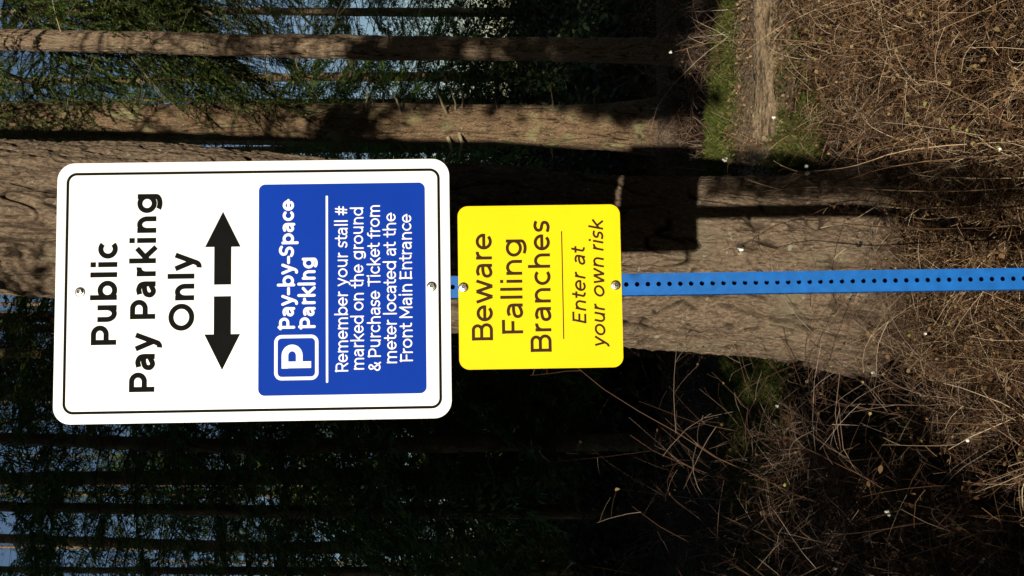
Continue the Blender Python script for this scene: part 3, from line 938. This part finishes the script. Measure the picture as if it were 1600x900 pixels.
PA = np.array([at(1040, 80, DA), at(600, 75, DA), at(0, 62, DA), at(-900, 40, DA), at(-1700, 20, DA)])
PA[0, 2] = -0.38
ta = thing("fir_tree", "slender pale barked fir, the rightmost of the three sunlit trunks", "tree", tuple(PA[0]))
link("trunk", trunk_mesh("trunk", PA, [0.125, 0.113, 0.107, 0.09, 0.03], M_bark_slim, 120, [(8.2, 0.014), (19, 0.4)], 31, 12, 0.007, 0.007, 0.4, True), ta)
for j in range(22):
    link("dead_branch", deadlimb_mesh(4200 + j, 2.6 + 0.3 * j, 2.8 + 0.3 * j, 1, 0.8, 0.12, 0.009), ta)
link("crown", crown_mesh(303, 7.9, 19, 50, 2.2, 0.3, near=2), ta)


# stubs of dead branches on the middle trunk, each its own
def stub(parent, base, pts, r0, mat=M_deadlimb):
    P = np.array(pts, float) - np.asarray(base)
    t = np.linspace(0, 1, 9)
    k = np.linspace(0, 1, len(P))
    C_ = np.stack([np.interp(t, k, P[:, m]) for m in range(3)], -1)
    C_[1:-1] += np.random.default_rng(int(abs(P[0, 0] * 1e4)) % 9999).normal(0, 0.006, (7, 3))
    V_, Q_ = tubes(C_[None], (r0 * (1 - 0.75 * t))[None], 5)
    return link("dead_branch", np_mesh("dead_branch", V_, [Q_], mat, True), parent)


for (x0, y0, x1, y1, x2, y2, r0) in ((628, 182, 622, 160, 612, 140, .022), (648, 178, 643, 165, 640, 150, .013), (700, 185, 692, 165, 684, 143, .026),
                                     (712, 172, 710, 155, 704, 138, .014), (722, 170, 722, 155, 721, 138, .016), (778, 175, 775, 160, 769, 139, .013),
                                     (700, 215, 706, 236, 698, 252, .026), (718, 208, 721, 228, 717, 252, .028), (866, 168, 863, 150, 860, 130, .014), (930, 172, 929, 160, 928, 146, .013),
                                     (500, 158, 495, 150, 488, 138, .014), (572, 164, 573, 150, 572, 130, .010), (548, 175, 540, 164, 470, 184, .016), (862, 232, 864, 246, 858, 258, .014)):
    stub(tb, PB[0], [at(x0, y0, DB - 0.17), at(x1, y1, DB - 0.3), at(x2, y2, DB - 0.4)], r0)

# --- conifer off to the right whose boughs hang into the picture
tr = thing("fir_tree", "fir whose low green boughs hang between the slender and the middle trunk", "tree", (4.4, 9.95, -0.38), 0)
link("trunk", trunk_mesh("trunk", [[4.4, 9.95, -0.38], [4.4, 9.95, 8], [4.4, 9.95, 18]], [0.24, 0.17, 0.04], M_bark_mid, 60, [(18, 0.12)], 51, 14, 0.010, 0.006, 0.15), tr)
link("crown", crown_mesh(305, 4.95, 17.5, 80, 1.75, 0.3, near=2, gap=0.1), tr)
for j, (z, L, az, pit) in enumerate(((7.9, 2.6, 186, -20), (7.5, 2.5, 178, -18), (7.1, 2.7, 190, -15), (6.7, 2.4, 183, -12), (6.3, 2.5, 176, -8), (6.0, 2.3, 187, -6), (7.3, 2.2, 196, -22), (6.6, 2.1, 172, -10), (5.6, 1.9, 184, -4),
                                     (7.7, 2.4, 181, -30), (7.0, 2.6, 184, -24), (8.3, 2.8, 180, -26), (8.2, 2.5, 190, -30), (6.9, 2.7, 179, -28), (7.6, 2.75, 185, -34), (6.4, 2.65, 181, -16), (7.9, 2.3, 194, -14), (6.2, 2.2, 191, -14), (7.2, 2.5, 182, -30),
                                     (8.6, 2.7, 184, -36), (8.0, 2.7, 177, -38), (5.5, 2.1, 180, -10), (6.7, 2.75, 187, -22),
                                     (8.4, 2.9, 165, -26), (7.8, 2.8, 158, -24), (7.2, 2.9, 168, -20), (6.6, 2.7, 160, -16), (6.0, 2.6, 166, -12), (5.4, 2.3, 160, -8), (8.8, 3.0, 172, -34), (8.0, 2.9, 150, -30),
                                     (7.5, 3.0, 170, -32), (6.9, 2.8, 154, -24), (6.3, 2.9, 171, -20), (5.7, 2.4, 150, -10), (8.6, 3.0, 160, -38), (7.0, 3.0, 164, -28))):
    (sv, sq), (nv_, nq) = BT_FINE[j % 4]
    for rep_ in range(1):
        a_, p_, ro_ = R(az + 5 * math.sin(9 * j)), R(pit), R((-20, 15, -5, 25)[j % 4])
        me = np_mesh("bough", np.concatenate([place(sv, a_, p_, ro_, L, (0, 0, z)), place(nv_, a_, p_, ro_, L, (0, 0, z))]), [sq, nq + len(sv)], M_firtwig)
        me.materials.append(M_needle)
        me.polygons.foreach_set("material_index", np.concatenate([np.zeros(len(sq), np.int32), np.ones(len(nq), np.int32)]))
        link("bough", me, tr)

# --- the wood behind: prototypes, then copies
FAR = []
for k in range(5):
    h = (22, 26, 19, 24, 28)[k]
    t_ = thing("conifer", "", "tree")
    rr0 = (0.12, 0.17, 0.09, 0.14, 0.20)[k]
    g = np.random.default_rng(70 + k)
    P = np.array([[0, 0, -0.15], [g.normal(0, .08), 0, h * .3], [g.normal(0, .2), 0, h * .6], [g.normal(0, .2), 0, h]])
    a_ = link("trunk", trunk_mesh("trunk", P, [rr0 * 1.1, rr0 * .9, rr0 * .6, 0.02], M_bark_mid, 26, [(h, 0.16)], 80 + k, 8, 0.008, 0.006, 0.2), t_)
    c_ = link("crown", crown_mesh(110 + k, h * (.10, .13, .09, .16, .12)[k], h, 105, (2.4, 2.9, 2.0, 2.6, 3.0)[k], 0.25, gap=0.2, limbs=deadlimb_mesh(90 + k, 1.0, h * .5, 110, 2.0, rr0, 0.010, raw=True)), t_)
    FAR.append((t_, [a_, c_]))
used = set()


def far_tree(k, x, y, sc, rz, label, group):
    t_, ch = FAR[k]
    if k in used:
        n_ = t_.copy(); COL.objects.link(n_)
        for c in ch:
            m_ = c.copy(); COL.objects.link(m_); m_.parent = n_
    else:
        n_ = t_; used.add(k)
    n_.location = (x, y, GLEV - 0.12)
    n_.rotation_euler = (0, 0, rz)
    n_.scale = (sc, sc, sc)
    return tag(n_, label, "tree", group)


g = np.random.default_rng(5)
# trunks that read one by one in the shade: photo row, distance, kind, scale
near_rows = [(120, 25, 0, 1.1), (232, 24, 0, 1.0), (20, 24, 2, 0.9), (160, 26, 0, 0.9),
             (690, 11.5, 3, 0.75), (745, 14, 1, 0.8), (800, 12.5, 0, 0.8), (850, 17, 3, 0.9), (625, 18, 1, 0.8), (560, 21, 3, 1.0), (520, 15, 0, 0.9), (890, 15, 2, 0.9), (500, 12.5, 2, 1.0), (548, 12, 2, 0.95), (602, 13, 2, 1.05)]
for i, (row, d, k, sc) in enumerate(near_rows):
    p = at(800, row, d)
    right = row < 260
    far_tree(k, p[0], d, sc, g.uniform(0, 6.28),
             "dark slim conifer trunk in the gaps between the sunlit trunks on the right" if right else "dark conifer trunk standing in deep shade left of the big old fir",
             "dark trunks between the sunlit firs" if right else "dark trunks in the shade on the left")
n = 0
while n < 25:
    y = g.uniform(19, 46); x = g.uniform(-0.42, 0.42 if n < 16 else -0.08) * y
    far_tree(int(g.integers(5)), x, y, g.uniform(0.8, 1.15), g.uniform(0, 6.28), "distant conifer standing in the dark wood far behind the signs", "conifers of the far wood")
    n += 1

# --- conifers at the back of the car park: their shade lies over the left of the picture
SH = thing("conifer", "tall conifer behind the camera, throwing its shade over the left side", "tree", (-5.12, -7.0, 0), 0, "conifers behind the camera")
sh_parts = [link("trunk", trunk_mesh("trunk", [[0, 0, -0.45], [0, 0, 8], [0.1, 0, 18]], [0.25, 0.17, 0.02], M_bark_mid, 26, [(18, 0.2)], 85, 8, 0.008, 0.006, 0.2), SH),
            link("crown", crown_mesh(120, 0.5, 18, 520, 1.9, 0.35, shape=3.0), SH)]
for i, (x, y) in enumerate(((-7.3, -7.6), (-10.0, -7.0), (-12.8, -7.5), (-6.2, -9.5), (-9.0, -10.0), (9.0, -3.0), (7.0, 2.0), (12.0, -6.0), (-6.5, 3.0), (-7.5, -1.0), (6.5, -9.0), (10.0, -11.0),
                            (5.6, -8.0), (3.8, -14.0), (0.8, -22.0), (-11.0, -22.0), (-16.0, -20.0), (-9.5, -16.0), (5.4, -2.0), (6.6, 3.0), (-4.8, 0.0), (-6.2, 4.4), (8.0, -16.0), (5.5, -24.0))):
    n_ = SH.copy(); COL.objects.link(n_)
    for c in sh_parts:
        m_ = c.copy(); COL.objects.link(m_); m_.parent = n_
    n_.scale = (1.6, 1.6, 1.3) if i > 11 else (1, 1, 1)
    n_.location = (x, y, 0); n_.rotation_euler = (0, 0, 1.1 * i + 0.5)
    if x > 0: n_["label"] = "tall conifer beside the camera, closing off the sky on the right"
    elif y > -5: n_["label"] = "tall conifer outside the picture, closing off the sky on the left"

# --- low evergreen mass that closes the wood at eye height
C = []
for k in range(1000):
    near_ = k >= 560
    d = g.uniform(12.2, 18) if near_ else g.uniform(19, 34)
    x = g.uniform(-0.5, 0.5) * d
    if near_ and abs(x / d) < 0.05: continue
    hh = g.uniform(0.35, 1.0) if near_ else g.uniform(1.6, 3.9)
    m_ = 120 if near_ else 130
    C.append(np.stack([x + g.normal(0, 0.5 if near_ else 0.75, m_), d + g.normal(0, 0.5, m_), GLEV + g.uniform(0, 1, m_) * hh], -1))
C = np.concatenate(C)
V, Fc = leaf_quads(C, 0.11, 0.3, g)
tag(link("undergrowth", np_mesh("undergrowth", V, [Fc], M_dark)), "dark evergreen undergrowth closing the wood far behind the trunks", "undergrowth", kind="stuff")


# ------------------------------------------------------------------ shrubs
def shrub_parts(seed, nst, L0, r0, tilt, droop, ntw=8, ntl=3, leafn=150, thick=0.0030, leafsize=0.032, mat=None):
    g = np.random.default_rng(seed)
    a = g.uniform(0, 2 * np.pi, nst)
    ti = np.abs(g.normal(0, tilt, nst))
    d = np.stack([np.sin(ti) * np.cos(a), np.sin(ti) * np.sin(a), np.cos(ti)], -1)
    b0 = np.stack([g.normal(0, r0, nst), g.normal(0, r0, nst), np.full(nst, -0.03)], -1)
    L = L0 * g.uniform(0.45, 1.15, nst)
    n = 10
    u = np.linspace(0, 1, n)
    P = b0[:, None] + d[:, None] * (L[:, None, None] * u[None, :, None])
    dr = g.uniform(0.15, 1.0, nst) * droop
    out = np.stack([np.cos(a), np.sin(a)], -1)
    P[:, :, 2] -= (dr * L)[:, None] * u[None] ** 2.4
    P[:, :, :2] += (out * (dr * L * 0.55)[:, None])[:, None] * (u ** 2)[None, :, None]
    P += np.cumsum(np.cumsum(g.normal(0, 0.006, P.shape), axis=1), axis=1) * L[:, None, None]
    P[:, :, 2] = np.maximum(P[:, :, 2], -0.03 + 0.04 * g.random((nst, 1)) + 0.03 * u)
    parts = [tubes(P, (thick * g.uniform(0.6, 1.3, nst))[:, None] * (1 - 0.7 * u)[None], 4)]

    def along(Pp, q):
        m = Pp.shape[1] - 1
        ii = np.clip((q * m).astype(int), 0, m - 1)
        fr = (q * m - ii)[..., None]
        r_ = np.arange(len(Pp))[:, None]
        return Pp[r_, ii] * (1 - fr) + Pp[r_, ii + 1] * fr, unit(Pp[r_, ii + 1] - Pp[r_, ii])
    q = g.uniform(0.2, 1.0, (nst, ntw))
    B, Tn = along(P, q)
    td = unit(Tn * 0.7 + g.normal(0, 0.65, Tn.shape) + np.array([0, 0, 0.12]))
    tl = L[:, None] * g.uniform(0.10, 0.38, (nst, ntw))
    u2 = np.linspace(0, 1, 6)
    TP = B[:, :, None] + td[:, :, None] * (tl[..., None, None] * u2[None, None, :, None])
    TP[..., 2] -= (tl * g.uniform(-0.1, 0.55, tl.shape))[..., None] * u2 ** 2
    TP = TP.reshape(-1, 6, 3)
    TP += np.cumsum(np.cumsum(g.normal(0, 0.0045, TP.shape), axis=1), axis=1)
    parts.append(tubes(TP, np.tile(np.linspace(thick * .5, thick * .25, 6), (len(TP), 1)) * g.uniform(.7, 1.3, (len(TP), 1)), 3))
    q = g.uniform(0.15, 1.0, (len(TP), ntl))
    B, Tn = along(TP, q)
    td = unit(Tn * 0.6 + g.normal(0, 0.65, Tn.shape))
    l3 = g.uniform(0.03, 0.13, (len(TP), ntl)) * L0
    u3 = np.linspace(0, 1, 4)
    SP = (B[:, :, None] + td[:, :, None] * (l3[..., None, None] * u3[None, None, :, None]) - np.array([0, 0, 1.0]) * (l3 * .2)[..., None, None] * (u3 ** 2)[None, None, :, None]).reshape(-1, 4, 3)
    parts.append(tubes(SP, np.full((len(SP), 4), thick * .24), 3))
    V_, Q_ = join(parts)
    V_[:, 2] = np.maximum(V_[:, 2], -0.06)
    twigs = np_mesh("branches", V_, [Q_], mat or M_twig)
    tips = SP[:, -1]
    leaf = None
    if leafn:
        pk = tips[g.choice(len(tips), min(leafn, len(tips)), replace=False)]
        Vl, Fl = leaf_quads(pk + g.normal(0, 0.006, pk.shape), leafsize, 0.2, g)
        leaf = np_mesh("dry_foliage", Vl, [Fl], M_leaf)
    return twigs, leaf, tips


def berry_mesh(seed, n):
    g = np.random.default_rng(seed)
    b = MB()
    for k in range(n):
        c = g.normal(0, 0.0055, 3); r_ = g.uniform(0.0048, 0.0072)
        nu_, nv_ = 10, 7
        vs, fs = [], []
        for j in range(nv_ + 1):
            ph = math.pi * j / nv_
            for i in range(nu_):
                a = 2 * math.pi * i / nu_
                vs.append((c[0] + r_ * math.sin(ph) * math.cos(a), c[1] + r_ * math.sin(ph) * math.sin(a), c[2] + r_ * math.cos(ph) * 1.08))
        for j in range(nv_):
            for i in range(nu_):
                fs.append((j * nu_ + i, j * nu_ + (i + 1) % nu_, (j + 1) * nu_ + (i + 1) % nu_, (j + 1) * nu_ + i))
        b.add(vs, fs)
    me = bpy.data.meshes.new("berry_cluster")
    me.from_pydata(b.v, [], b.f)
    me.materials.append(M_berry)
    for p in me.polygons: p.use_smooth = True
    return me


BERRY = [berry_mesh(k, n) for k, n in ((1, 2), (2, 3), (3, 1), (4, 4))]
LOW = [shrub_parts(400 + k, 46, 0.80, 0.16, 0.9, 0.85, 8, 2, 360, 0.0027, leafsize=0.021) for k in range(5)]      # dense leafy tangle
TALL = [shrub_parts(420 + k, 20, 1.55, 0.12, 0.42, 0.85, 8, 2, 45, 0.0030, 0.024, M_greytwig) for k in range(5)]   # arching, nearly leafless
gs = np.random.default_rng(9)


def shrub(kind, k, x, y, sc, label, group, nberry=0, zs=1.0):
    tw, lf, tips = kind[k % len(kind)]
    o = thing("shrub", label, "shrub", (x, y, float(gz(x, y))), gs.uniform(0, 6.28), group)
    o.scale = (sc, sc, sc * zs)
    link("branches", tw, o)
    if lf is not None: link("foliage", lf, o)
    for j in range(nberry):
        b = link("berry_cluster", BERRY[gs.integers(4)], o)
        b.location = tips[gs.integers(len(tips))]
        b.scale = (1 / sc, 1 / sc, 1 / (sc * zs))
    return o


# sunlit tangle right of the post
k = 0
for (y, x0, x1, n_, sc) in ((2.25, -0.25, 1.1, 7, 0.80), (2.7, -0.35, 1.3, 9, 0.85), (3.1, -0.1, 1.5, 8, 0.78), (3.55, 0.75, 1.6, 5, 0.85), (4.1, 0.85, 1.9, 5, 0.85), (4.6, 1.1, 2.1, 5, 0.75), (5.2, 1.3, 2.3, 4, 0.6), (3.5, -0.7, 0.6, 6, 0.5), (3.3, -0.55, 0.15, 3, 0.5), (3.9, -0.45, 0.85, 6, 0.33)):
    for i in range(n_):
        x = x0 + (x1 - x0) * (i + 0.5) / n_ + gs.normal(0, 0.06)
        if y < 2.8 and abs(x) < 0.42: x = 0.55 if x > 0 else -0.5
        shrub(LOW, k, x, y + gs.normal(0, 0.1), sc * gs.uniform(0.85, 1.12), "leafy brown shrub in the sunlit tangle at the foot of the old fir", "sunlit tangle of brown shrubs", nberry=1 if k % 3 == 0 else 0)
        k += 1
# shaded arching shrubs on the left
for (x, y, sc, nb_) in ((-1.0, 4.5, 0.9, 2), (-1.2, 3.9, 1.05, 3), (-0.8, 4.6, 0.8, 2), (-1.9, 4.8, 1.0, 1), (-1.5, 3.4, 0.8, 2), (-1.35, 4.5, 0.95, 3), (-1.65, 4.1, 0.9, 2), (-0.9, 3.3, 0.7, 2), (-1.2, 3.0, 0.65, 2), (-0.62, 2.9, 0.55, 1), (-0.95, 2.55, 0.5, 1), (-1.7, 5.2, 0.9, 1), (-0.45, 3.4, 0.55, 1)):
    shrub(TALL, k, x, y, sc, "bare arching snowberry shrub in the shade left of the old fir", "shaded snowberry shrubs", nberry=nb_)
    k += 1
for (x, y, sc) in ((-2.2, 7.2, 1.1), (-2.9, 8.0, 1.2), (-1.6, 7.6, 1.0), (-3.6, 8.6, 1.2), (-2.4, 9.0, 1.2), (-1.2, 8.3, 0.9), (-3.2, 7.0, 1.1)):
    shrub(TALL, k, x, y, sc, "bare shrub deep in the shade at the foot of the left hand trunks", "bare shrubs under the left hand trunks")
    k += 1
# bare shrubs at the feet of the right hand trunks
for (x, y, sc) in ((2.1, 7.6, 1.0), (1.5, 8.7, 0.75), (2.6, 8.2, 1.0), (3.0, 7.4, 1.0), (1.1, 8.4, 0.6), (3.3, 9.0, 1.1), (1.75, 9.4, 0.62), (2.15, 9.7, 0.7), (1.4, 9.9, 0.7), (2.45, 8.5, 0.55), (2.9, 8.9, 0.8), (0.9, 10.2, 0.8)):
    shrub(TALL, k, x, y, sc, "bare twiggy shrub at the foot of the right hand trunks", "bare shrubs under the right hand trunks")
    k += 1

# thin bare stems rising in front of the old fir's foot
for (x, y, sc) in ((-0.25, 4.0, 0.42), (0.2, 4.05, 0.38), (0.5, 3.95, 0.45), (-0.05, 3.8, 0.36), (0.75, 4.1, 0.45)):
    shrub(TALL, k, x, y, sc, "thin bare stems rising from the brush against the old fir's foot", "bare stems at the foot of the old fir", nberry=1)
    k += 1

# a snowberry whose long stems cross in front of the old fir
STEMS = [[(1500, 300, 2.9), (1390, 298, 2.95), (1290, 290, 3.0), (1180, 300, 3.05)], [(1480, 330, 2.9), (1360, 300, 3.0), (1290, 278, 3.0), (1220, 262, 3.05)],
         [(1440, 250, 2.9), (1340, 272, 2.95), (1300, 300, 3.0), (1240, 320, 3.0)], [(1420, 230, 2.9), (1330, 262, 3.0), (1262, 268, 3.0)],
         [(1460, 360, 2.9), (1340, 352, 2.95), (1230, 338, 3.0), (1160, 384, 3.05)], [(1430, 380, 2.95), (1350, 385, 3.0), (1260, 372, 3.0), (1190, 395, 3.05)],
         [(1430, 150, 3.3), (1300, 185, 3.6), (1180, 232, 3.8), (1135, 248, 3.9)], [(1400, 90, 3.8), (1250, 60, 4.2), (1120, 62, 4.6), (1048, 83, 4.8)],
         [(1450, 200, 3.2), (1300, 222, 3.5), (1120, 222, 3.8)], [(1470, 330, 2.95), (1400, 322, 3.0), (1340, 310, 3.0), (1280, 322, 3.05)]]
sb = thing("shrub", "snowberry with long reddish stems and white berries in front of the old fir", "shrub", tuple(at(1660, 300, 2.75)))
base = np.array(sb.location)
Ps, Rs = [], []
for st in STEMS:
    P = np.array([at(*p) for p in st])
    P = np.concatenate([[[P[0, 0] + 0.02, 2.8, GLEV]], P]) - base
    kk = np.linspace(0, 1, len(P)); t = np.linspace(0, 1, 12)
    C_ = np.stack([np.interp(t, kk, P[:, m]) for m in range(3)], -1)
    C_ = (np.pad(C_, ((1, 1), (0, 0)), 'edge')[:-2] + 2 * C_ + np.pad(C_, ((1, 1), (0, 0)), 'edge')[2:]) / 4
    Ps.append(C_); Rs.append(np.linspace(0.0024, 0.0010, 12))
Ps = np.array(Ps)
side = []
for P in Ps:
    for j in range(7):
        q = gs.integers(5, 12)
        d = unit(unit(P[q] - P[q - 2]) + gs.normal(0, 0.5, 3) * np.array([1, .5, 1]))
        side.append(P[q] + d * gs.uniform(0.04, 0.17) * np.linspace(0, 1, 5)[:, None] - np.array([0, 0, .03]) * (np.linspace(0, 1, 5) ** 2)[:, None])
Va, Qa = join([tubes(Ps, Rs, 5), tubes(np.array(side), np.full((len(side), 5), 0.0010), 3)])
link("branches", np_mesh("branches", Va, [Qa], M_twig, True), sb)
for (px, py, d) in ((1259, 266, 3.0), (1158, 386, 3.05), (1133, 248, 3.9), (1048, 83, 4.8), (1342, 380, 3.0), (1262, 272, 3.02)):
    b = link("berry_cluster", BERRY[gs.integers(4)], sb)
    b.location = at(px, py, d) - base

# --- fallen log in the dark between the trunks
lp = np.stack([np.linspace(1.3, 5.0, 14), 10.1 + 0.10 * np.linspace(-1, 1, 14), np.full(14, GLEV + 0.12)], -1)
V, Q = tubes(lp[None], (0.115 + 0.008 * np.sin(np.arange(14) * 2.1))[None], 14)
nV = len(V)
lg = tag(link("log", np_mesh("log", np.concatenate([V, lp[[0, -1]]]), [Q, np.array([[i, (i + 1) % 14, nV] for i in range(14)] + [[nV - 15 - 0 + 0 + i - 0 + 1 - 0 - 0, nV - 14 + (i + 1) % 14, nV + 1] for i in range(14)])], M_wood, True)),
         "dark fallen log lying across the shade in front of the right hand trunks", "log")

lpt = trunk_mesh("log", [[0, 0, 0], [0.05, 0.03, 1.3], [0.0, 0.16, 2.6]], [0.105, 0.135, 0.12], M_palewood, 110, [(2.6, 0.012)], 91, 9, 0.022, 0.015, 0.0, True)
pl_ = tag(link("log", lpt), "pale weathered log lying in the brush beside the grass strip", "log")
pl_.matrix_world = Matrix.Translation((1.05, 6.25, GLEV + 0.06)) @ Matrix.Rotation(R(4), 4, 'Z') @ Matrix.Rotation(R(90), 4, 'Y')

# --- unseen greenery added behind the camera only to shape the shade
eb = thing("added_shade_tree", "unseen evergreen foliage added behind the camera to shade the middle ground and slender trunks", "tree", (0.5, -4.6, 0))  # added out of view, foliage shaped to darken ground and slender trunks
link("trunk", trunk_mesh("trunk", [[0.5, -4.6, -0.4], [0.55, -4.6, 3.0], [0.5, -4.6, 8.0]], [0.07, 0.05, 0.015], M_bark_mid, 20, [(8.0, 0.1)], 61, 8, 0.004, 0.004), eb)
gg = np.random.default_rng(3)
C = np.stack([gg.uniform(-0.98, 0.95, 4200), gg.normal(0, 0.3, 4200), gg.uniform(3.75, 5.05, 4200)], -1)
C = np.concatenate([C, np.stack([gg.uniform(-0.85, 0.55, 1500), gg.normal(0, 0.3, 1500), gg.uniform(5.0, 7.3, 1500)], -1),
                    np.stack([gg.normal(-1.1, 0.13, 260), gg.normal(0, 0.2, 260), gg.normal(7.8, 0.2, 260)], -1)])
C[:, 2] += 0.16 * np.sin(C[:, 0] * 9) + 0.1 * np.sin(C[:, 0] * 23 + 1)
V, Fc = leaf_quads(C, 0.16, 0.3, gg)
link("foliage", np_mesh("foliage", V, [Fc], M_needle), eb)
C = np.stack([gg.uniform(-5.2, -1.60, 4900), gg.normal(0, 0.45, 4900), gg.uniform(0.0, 3.15, 4900)], -1)
C[:, 2] *= 0.90
C[:, 0] += 0.05 * np.sin(C[:, 2] * 5) - 0.75 * np.clip(C[:, 2] - 1.95, 0, 1)
V, Fc = leaf_quads(C, 0.19, 0.3, gg)
eb2 = thing("added_shade_bush", "unseen evergreen mass added behind the camera to shade the brush on the left", "bush", (0, -5.0, 0))  # added out of view, its outline sets the shade edge on the left
link("foliage", np_mesh("foliage", V, [Fc], M_needle), eb2)
sp_ = thing("added_shade_sapling", "unseen leafy stem added behind the camera to shade the right edge of the old fir", "added_shade_sapling", (-0.38, -1.2, 0))  # added out of view to throw a dark band on the old fir
link("trunk", trunk_mesh("trunk", [[0, 0, -0.4], [0, 0, 0.6], [0, 0, 1.6]], [0.016, 0.012, 0.004], M_bark_mid, 10, [(1.6, 0.1)], 62, 4, 0.001, 0.001), sp_)
zz = gg.uniform(1.15, 2.25, 2000)
C = np.stack([gg.uniform(-0.085, 0.10, 2000), gg.normal(0, 0.06, 2000), zz], -1)
V, Fc = leaf_quads(C, 0.035, 0.3, gg)
link("foliage", np_mesh("foliage", V, [Fc], M_needle), sp_)
